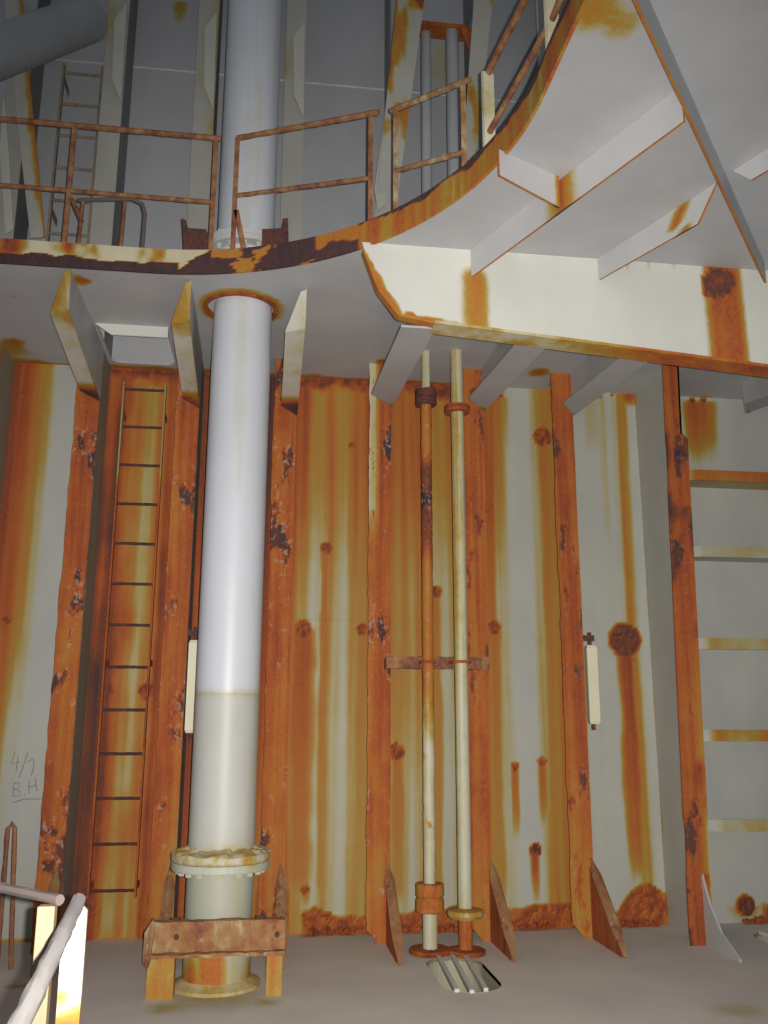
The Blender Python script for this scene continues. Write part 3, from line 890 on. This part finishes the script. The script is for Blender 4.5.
# dark stub lugs beside the collar on the deck edge
for k, L_ in enumerate((((182, 218), (186, 220), (188, 228), (206, 229), (208, 234), (208, 250), (184, 250)), ((262, 229), (282, 228), (284, 218), (288, 218), (289, 250), (262, 250)))):
    tag(link('edge_lug', plate([at(a, b_, Y=-1.44) for a, b_ in L_], (0, .05, 0)), SCALE),
        'dark scaled lug on deck edge ' + ('left' if k == 0 else 'right') + ' of the large pipe', 'lug', 'lugs beside the large pipe')

# ------------------------------------------------------------------ two small pipes
def coupling(t, x, y, z, r, h, mat, name='coupling', bolts=0):
    b = lathe(x, y, [(.02, z), (r*.93, z), (r, z+.006), (r, z+h*.42), (r*.88, z+h*.5), (r, z+h*.58), (r, z+h-.006), (r*.93, z+h), (.02, z+h)], 24)
    for v in b.verts:
        v.co.x += random.uniform(-.002, .002); v.co.z += random.uniform(-.002, .002)
    link(name, b, mat, t)


x1_, y1_ = at(430, 953, Z=0).x, -.60
x2_, y2_ = at(465, 953, Z=0).x, -.64
zx = at(425, 662, Y=-.6).z
zA = at(424, 398, Y=-.6).z
t = thing('small_pipe', (x1_, y1_, 0), 'thinner rust-brown vertical pipe with dark couplings, left of the cream pipe', 'pipe')
b = tube([(x1_, y1_, .30), (x1_, y1_, zA)], .037, 16, sub=.03, wob=.10)
link('pipe_barrel', b, PIPO, t, smooth=True, level=lambda x, y, z: .24*sst(2.3, 2.5, z+.3*(fbm(x*20, z*3, 2)-.5))*(1-sst(3.0, 3.2, z))-.34*(1-sst(1.2, 1.5, z+.4*(fbm(x*20, z*4, 7)-.5))))
link('pipe_head', tube([(x1_, y1_, zA), (x1_, y1_, HD)], .031, 16, sub=.05), PIPC, t, smooth=True)
link('pipe_foot', tube([(x1_, y1_, 0), (x1_, y1_, .30)], .046, 16, sub=.05), PIPC, t, smooth=True)
coupling(t, x1_, y1_, zA-.055, .074, .11, SCALE)
coupling(t, x1_, y1_, .235, .088, .165, steel('foot_coupling_steel', (.5, .4, .3), bias=.52, blotch=.8))
coupling(t, x1_, y1_, .0, .13, .03, CRUST, 'foot_flange')
t2 = thing('small_pipe', (x2_, y2_, 0), 'thicker cream vertical pipe streaked with rust, right of the brown pipe', 'pipe')
b = tube([(x2_, y2_, 0), (x2_, y2_, HD)], .043, 18, sub=.05, wob=.02)
link('pipe_barrel', b, PIPC, t2, smooth=True, level=lambda x, y, z: .42*(1-sst(.22, .26, z))+.12*sst(1.0, 2.0, z)*(1-sst(x2_-.01, x2_+.01, x)))
zB = at(459, 410, Y=-.64).z
link('flange', lathe(x2_, y2_, [(.04, zB-.022), (.085, zB-.022), (.088, zB), (.07, zB+.004), (.088, zB+.008), (.085, zB+.026), (.04, zB+.026)], 24), FLNG, t2)
link('lower_flange', lathe(x2_, y2_, [(.04, .20), (.10, .205), (.112, .225), (.108, .25), (.04, .262)], 24), steel('foot_flange_steel', (.6, .5, .45), bias=.35, blotch=.8), t2)
coupling(t2, x2_, y2_, .0, .12, .028, CRUST, 'foot_flange')
# pipe hanger across both
t = thing('pipe_hanger', (1.15, -.55, zx), 'rusty horizontal bar with clamps tying the two small pipes to the bulkhead', 'hanger')
b = bmesh.new(); xl = at(386, 660, Y=-.53).x; xr = at(489, 660, Y=-.53).x
bx(b, xl, xr, -.548, -.54, zx-.038, zx+.038); bx(b, xl, xr, -.54, -.48, zx-.038, zx-.028)
cut(b, 0, .03)
for v in b.verts: v.co.z += random.uniform(-.004, .004)
link('bar', b, RAIL, t)
for x, y, r in ((x1_, y1_, .037), (x2_, y2_, .047)):
    b = bmesh.new(); tube([(x+(r+.008)*math.cos(a), y+(r+.008)*math.sin(a), zx) for a in [PI+PI*k/12 for k in range(13)]], .011, 6, b)
    tube([(x-r-.008, y, zx), (x-r-.008, -.50, zx)], .011, 6, b); tube([(x+r+.008, y, zx), (x+r+.008, -.50, zx)], .011, 6, b)
    link('clamp', b, CRUST, t)
for xq in (xl+.01, xr-.14): link('standoff', box(xq, xq+.012, -.479, FY-.001, zx-.035, zx+.035), RAIL, t)

# the pair above the deck
zt = at(436, 33, Y=-.62).z
for k, (x, y, r, l) in enumerate(((x1_+.02, y1_, .040, 'left'), (x2_+.005, y2_, .050, 'right'))):
    tag(link('upper_pipe', tube([(x, y, HD+.017), (x, y, zt-.001)], r, 16, sub=.3), PIPG, smooth=True), l + ' one of the two grey small pipes above the deck', 'pipe', 'small pipes above the deck')
pl = plate([(x1_-.06, -.70, zt), (x2_+.10, -.70, zt), (x2_+.15, -.66, zt), (x2_+.15, -.56, zt), (x1_-.06, -.56, zt)], (0, 0, .03))
plate([(x2_+.11, -.70, zt), (x2_+.17, -.66, zt-.05), (x2_+.17, -.62, zt-.16), (x2_+.145, -.62, zt-.24), (x2_+.12, -.66, zt-.12), (x2_+.06, -.70, zt)], (0, .012, 0), pl); cut(pl, 0, .03)
tag(link('pipe_bracket', pl, UPST, level=lambda x, y, z: .55+.3*(fbm(x*14, z*14, 3)-.5)+0*x), 'rust-edged hooked strap over the heads of the two grey upper pipes', 'bracket')

# ------------------------------------------------------------------ floor drain bars
def drain_bars(name, xs, y0, y1, slant, label):
    t = thing(name, (xs[1], (y0+y1)/2, 0), label, 'grating', 'floor drain gratings')
    for x in xs:
        b = flatbar((x, y1, .012), (x+slant, y0, .012), .026, .022, (1, 0, 0)); link('bar', b, GIRD, t)
    return t


t = thing('drain_grating', (1.17, -1.05, 0), 'floor drain slot crossed by three pale bars below the two small pipes', 'grating', 'floor drain gratings')
for (a, b1), (c, d1) in (((438, 956), (457, 991)), ((452, 955), (472, 992)), ((465, 956), (486, 990))):
    link('bar', flatbar(at(a, b1, Z=.006), at(c, d1, Z=.006), .024, .02, (1, 0, 0)), GIRD, t)
drain_bars('drain_grating', (3.34, 3.43, 3.52), -.96, -.36, .10, 'floor drain slot with slanting bars at the right edge behind the web frame foot')
for D, l in ((drain, 'below the small pipes'), (drain2, 'at the right edge')):
    b = bmesh.new(); n = len(D)
    a = [b.verts.new((x, y, .001)) for x, y in D]; c = [b.verts.new((x, y, -.6)) for x, y in D]
    for i in range(n):
        if math.dist(D[i], D[(i+1) % n]) > 1e-6: b.faces.new((a[i], a[(i+1) % n], c[(i+1) % n], c[i]))
    tag(link('drain_sleeve', b, steel('sleeve_paint', (.48, .45, .33), bias=.0, blotch=.3)), 'olive sleeve lining the floor drain slot ' + l, 'drain', 'drain sleeves')

# loose crust and flakes at the foot of the bulkhead
for k, (pa, pb) in enumerate(((302, 366), (398, 466), (500, 556), (594, 664), (738, 768))):
    b = bmesh.new(); xa_, xb_ = X0(pa, 925), X0(pb, 925)
    for j in range(46):
        x = random.uniform(xa_+.04, xb_-.04); y = -random.uniform(.012, .06); s = random.uniform(.012, .034)
        m = Matrix.Translation((x, y, s*.45)) @ Matrix.Rotation(random.random()*6, 4, 'Z') @ Matrix.Diagonal((1, .6, random.uniform(.5, 1.3), 1))
        r = bmesh.ops.create_icosphere(b, subdivisions=1, radius=s, matrix=m)
        for v in r['verts']:
            v.co += Vector([random.uniform(-.3, .3)*s for _ in range(3)]); v.co.z = max(v.co.z, .0005); v.co.y = min(v.co.y, -.004)
    nm = ('right of the large pipe', 'behind the two small pipes', 'between the small pipes and the right anode stiffener', 'left of the deep web frame', 'at the right edge of the photo')[k]
    tag(link('rust_flakes', b, CRUST), 'heap of crumbling rust flakes at the wall foot ' + nm, 'rust', 'rust flakes at the wall foot', 'stuff')

# ------------------------------------------------------------------ ladders
t = thing('wall_ladder', (-.89, -.15, 0), 'rusty vertical ladder in the orange bay left of the large pipe', 'ladder')
YL = -.16
lx0, lx1 = -1.035, -.745
for x, zt_ in ((lx0, 3.72), (lx1, 3.72)):
    b = flatbar((x, YL, .28), (x, YL, zt_), .011, .05, (1, 0, 0)); cut(b, 2, .06)
    link('side_rail', b, LADR, t, level=lambda x, y, z: -.45*sst(2.95, 3.1, z)*(1 if True else 0))
for k in range(13):
    z = .32+.2795*k
    link('rung', tube([(lx0+.004, YL, z), (lx1-.004, YL, z)], .010, 8, sub=.03, wob=.25), LADD, t)
for x in (lx0, lx1):
    for z in (.34, 1.75, 3.5):
        link('standoff', box(x-.005, x+.005, YL+.026, -.012, z-.02, z+.02), LADR, t)
t = thing('upper_wall_ladder', (-1.5, -.2, HD+.02), 'thin vertical ladder above the deck at upper left', 'ladder')
for x in (-1.64, -1.355):
    link('side_rail', flatbar((x, -.2, HD+.02), (x, -.2, 6.25), .014, .045, (1, 0, 0)), LADU, t)
for k in range(8):
    z = 6.18-.27*k
    link('rung', tube([(-1.636, -.2, z), (-1.359, -.2, z)], .011, 8, sub=.05, wob=.2), LADU, t)
for x in (-1.64, -1.355):
    for z in (5.0, 6.12): link('standoff', box(x-.005, x+.005, -.177, -.002, z, z+.05), LADU, t)
# hole edge bar for the ladder
zr = HD-.001
tag(link('hole_edge_bar', plate([(-1.15, -.78, zr), (-.68, -.78, zr), (-.68, -.78, zr-.075), (-1.04, -.78, zr-.075)], (0, .012, 0)), GIRD), 'white lit flat bar along the near edge of the ladder hole', 'bar')

# hairpin rods by the floor at far left
p = at(7, 970, Z=0)
t = thing('stair_hoop', (-1.36, -.68, 0), 'narrow rusty hairpin of round bar standing at the far left by the floor', 'hoop')
ptop = at(12, 823, Y=-.68)
link('rod', tube([(-1.42, -.68, 0), (ptop.x-.02, -.68, ptop.z-.03), (ptop.x, -.68, ptop.z), (ptop.x+.02, -.68, ptop.z-.03), (-1.345, -.68, 0)], .013, 8, sub=.06, wob=.35), steel('hoop_rust', (.4, .3, .25), bias=.56, blotch=.6, brown=True), t)

# ------------------------------------------------------------------ handrails round the opening
HR = .70; ZD = HD+.017
def post(t, p, top, w=.027, mat=RAIL):
    b = flatbar((p[0], p[1], ZD), (p[0], p[1], top), w, .012, (1, .0, 0)); link('post', b, mat, t)


def rail_piece(t, a, b_, r, name, mat=RAIL):
    link(name, tube([a, b_], r, 8, sub=.035, wob=.22), mat, t)


yA = CYA+RA+.045
ztop = HD+.115+HR+.10
zr1 = at(140, 131, Y=yA).z; zm1 = at(140, 196, Y=yA).z
G = 'handrail sections round the deck opening'
t = thing('handrail', (-1.2, yA, ZD), 'rusty two-bar handrail section on the deck edge left of the large pipe', 'handrail', G)
xr_ = at(214, 180, Y=yA).x; xl_ = at(70, 180, Y=yA).x
rail_piece(t, (-2.6, yA, zr1+.01), (xr_+.03, yA, zr1-.005), .017, 'top_rail'); rail_piece(t, (-2.6, yA-.0, zm1+.01), (xr_, yA, zm1-.005), .014, 'mid_rail')
for x in (xl_, xr_, -2.3): post(t, (x, yA), zr1)
t = thing('handrail', (.1, yA, ZD), 'rusty handrail section in front of the large pipe with a braced left post', 'handrail', G)
pA = at(236, 180, Y=-1.545); pB = Vector((CXA+(RA+.045)*math.cos(1.0), 0, 0))
def on_arc(px_, y):     # point of the deck edge ring whose plan position lies on this sight line at handrail foot
    p = at(px_, y, Z=HD+.11)
    d = Vector((p.x-CXA, p.y-CYA)).normalized()
    return Vector((CXA+d.x*(RA+.04), CYA+d.y*(RA+.04), 0))
def zof(p, x, y): return at(x, y, Y=p.y).z
pA = Vector((pA.x, CYA+math.sqrt((RA+.04)**2-(pA.x-CXA)**2), 0)); pB = on_arc(361, 224)
def vz(p, z): return Vector((p.x, p.y, z))
zAt, zAm = zof(pA, 236, 138), zof(pA, 236, 196); zBt, zBm = zof(pB, 370, 114), zof(pB, 370, 178)
rail_piece(t, vz(pA, zAt), vz(pB, zBt)+(pB-pA).normalized()*.05, .017, 'top_rail'); rail_piece(t, vz(pA, zAm), vz(pB, zBm), .014, 'mid_rail')
post(t, pA, zAt); post(t, pB, zBt)
link('brace', flatbar((pA.x+.08, pA.y+.0, HD+.1), (pA.x+.01, pA.y, HD+.42), .03, .012, (1, 0, 0)), RAIL, t)
t = thing('handrail', (.8, -2.4, ZD), 'short yellowish-brown handrail section on the curve right of the large pipe', 'handrail', G)
pC = on_arc(387, 215); pD = on_arc(454, 176)
RY = steel('yellow_rust_rail', (.58, .50, .32), bias=.34, streak=.1, blotch=1.1, brown=True, bsc=(14, 12))
zCt, zCm = zof(pC, 395, 108), zof(pC, 397, 171); zDt, zDm = zof(pD, 461, 84), zof(pD, 461, 152)
rail_piece(t, vz(pC, zCt)-(pD-pC).normalized()*.03, vz(pD, zDt)+(pD-pC).normalized()*.05, .017, 'top_rail', RY); rail_piece(t, vz(pC, zCm), vz(pD, zDm), .014, 'mid_rail', RY)
post(t, pC, zCt, .027, RY); post(t, pD, zDt, .027, RY)
t = thing('handrail', (1.1, -3.1, ZD), 'rusty handrail section with wide cream posts nearest the camera on the curve', 'handrail', G)
pE = on_arc(480, 156); pF = on_arc(546, 68); pG = Vector((CXA+RA+.04, -4.6, 0))
zEt, zEm = zof(pE, 480, 73), zof(pE, 487, 133); zFm = zof(pF, 546, 20); zFt = zFm+(zEt-zEm)
for p, q, a, b_, c, d in ((pE, pF, zEt, zFt, zEm, zFm), (pF, pG, zFt, zFt, zFm, zFm)):
    rail_piece(t, vz(p, a), vz(q, b_), .018, 'top_rail'); rail_piece(t, vz(p, c), vz(q, d), .015, 'mid_rail')
for p, zt_ in ((pE, zEt), (pF, zFt), (pG, zFt)):
    b = flatbar((p.x, p.y, ZD), (p.x, p.y, zt_), .06, .02, (1, .3, 0)); link('post', b, RAILP, t)
    b = plate([(p.x+.02, p.y, HD+.03), (p.x+.12, p.y+.02, HD+.03), (p.x+.03, p.y, HD+.22)], (0, .012, 0)); link('gusset', b, RAILP, t)
# ladder hand hoops behind the left handrail
yh = yA+.25
q = [at(78, 200, Y=yh), at(132, 199, Y=yh), at(142, 204, Y=yh), at(145, 214, Y=yh), at(142, 245, Y=yh)]
t = thing('ladder_hoop', (q[2].x, yh, ZD), 'bent round-bar hand hoop on the deck beside the top of the ladder', 'hoop')
q[-1].z = ZD
link('hoop', tube(q, .013, 8, wob=.1), RAILB, t)
p1 = at(125, 202, Y=yh); link('upright', tube([(p1.x-.01, yh, ZD), p1], .012, 8), RAIL, t)
p1 = at(83, 202, Y=yh); link('upright', tube([(p1.x-.01, yh, ZD), p1], .012, 8), RAIL, t)
p1 = at(72, 199, Y=yh); p2 = at(82, 222, Y=yh); link('brace', tube([p1, p2], .014, 8), RAIL, t)

# ------------------------------------------------------------------ anodes on the stiffeners
for k, (ct, cb, lb) in enumerate((((193, 640), (187, 733), 'left of the large pipe'), ((587, 645), (590, 724), 'right of the orange stiffener near the right'))):
    p = at(*ct, Y=-.36); q = at(*cb, Y=-.36); xm = (p.x+q.x)/2+.02
    if k == 1: xm = SX[6]+FW_+.052
    if k == 0: xm = SX[2]+FW_+.05
    t = thing('anode_bar', (xm, -.33, q.z), 'cream anode bar on a rusty bracket ' + lb, 'anode', 'anode bars')
    w = .037
    b = bmesh.new()
    for z, s in ((q.z, .8), (q.z+.02, 1), (p.z-.02, 1), (p.z, .8)):
        for sx, sy in ((-1, -1), (1, -1), (.8, 1), (-.8, 1)): b.verts.new((xm+sx*w*s, -.33+sy*.035*s, z))
    b.verts.ensure_lookup_table()
    b.faces.new(b.verts[0:4][::-1]); b.faces.new(b.verts[12:16])
    for i in range(3):
        for j in range(4): b.faces.new((b.verts[i*4+j], b.verts[i*4+(j+1) % 4], b.verts[i*4+4+(j+1) % 4], b.verts[i*4+4+j]))
    link('anode', b, ANOD, t)
    b = bmesh.new(); bx(b, xm-.012, xm+.012, -.335, -.32, p.z, p.z+.09); bx(b, xm-.06, xm+.03, -.34, -.325, p.z+.03, p.z+.07); bx(b, xm-.012, xm+.012, -.335, -.32, q.z-.04, q.z)
    link('holder', b, SCALE, t)

# ------------------------------------------------------------------ slanted grey pipe, upper left
pe = at(86, 20, Y=-.62); ps = at(-110, 92, Y=-1.75)
t = thing('slanted_pipe', pe, 'thick grey slanted pipe end at the top left of the photo', 'pipe')
rr = .155
link('pipe_barrel', tube([ps, pe], rr, 28, sub=.3), GREYP, t, smooth=True)
d = (pe-ps).normalized()
link('end_ring', tube([pe-d*.01, pe+d*.03], rr*1.02, 28), steel('pipe_end_steel', (.36, .36, .36), bias=.05, blotch=.5), t)

# ------------------------------------------------------------------ near handrails, lower left
t = thing('near_handrail', (-.5, -4.3, 0), 'brown-topped handrail with a yellow-cream flat post at the lower left', 'handrail')
a = at(-60, 875, Z=1.0); b_ = at(60, 900, Z=1.0)
link('top_rail', tube([a, b_], .0115, 8, sub=.035, wob=.2), RAILB, t, smooth=True)
pp = at(50, 900, Z=1.0)
yy = steel('yellow_post_steel', (.36, .29, .17), bias=.26, streak=.95, blotch=.5, sz=1.0, sxy=55, brown=True)
link('post', flatbar((pp.x-.004, pp.y, 0), (pp.x-.004, pp.y, .99), .036, .030, (1, 0, 0)), yy, t, bevel=.003)
t = thing('near_handrail', (-.33, -4.4, 0), 'chalky white round handrail on a bright white flat post in the bottom left corner', 'handrail')
a = at(79, 900, Z=1.0); c = at(20, 1024, Z=1.0); c = a+(c-a)*1.5
link('top_rail', tube([a, c], .0145, 9, sub=.045, wob=.22), RAILW, t, smooth=True)
pp = at(73, 905, Z=1.0); Yp = pp.y+.015
pw = steel('white_post_steel', (.86, .84, .74), bias=-.04, streak=.12, blotch=.4)
b = plate([(pp.x-.020, Yp, 0), (pp.x+.026, Yp, 0), (pp.x+.026, Yp, .985), (pp.x+.012, Yp, 1.0), (pp.x-.020, Yp, .95)], (0, .012, 0)); cut(b, 2, .03)
link('post', b, pw, t, level=lambda x, y, z: .72*(1-sst(.74, .86, z+.1*(fbm(x*40, z*14, 3)-.5))))

# ------------------------------------------------------------------ light: the camera's flash, a trace of hold light
ld = bpy.data.lights.new('camera_flash', 'SPOT'); ld.energy = 1040; ld.spot_size = math.radians(92); ld.spot_blend = .9
ld.shadow_soft_size = .009; ld.color = (1, .965, .90)
lo = bpy.data.objects.new('camera_flash', ld); COL.objects.link(lo)
lo.location = CAM+ax*.045+ay*.015-fw*.02
aim = (at(420, 600, Y=0)-lo.location)
lo.rotation_euler = aim.to_track_quat('-Z', 'Y').to_euler()
w = bpy.data.worlds.new('hold_air'); SC.world = w; w.use_nodes = True
w.node_tree.nodes['Background'].inputs[0].default_value = (.80, .88, 1.0, 1); w.node_tree.nodes['Background'].inputs[1].default_value = .15

SC.view_settings.view_transform = 'Standard'; SC.view_settings.look = 'None'
SC.view_settings.exposure = 0; SC.view_settings.gamma = 1; SC.view_settings.use_curve_mapping = False
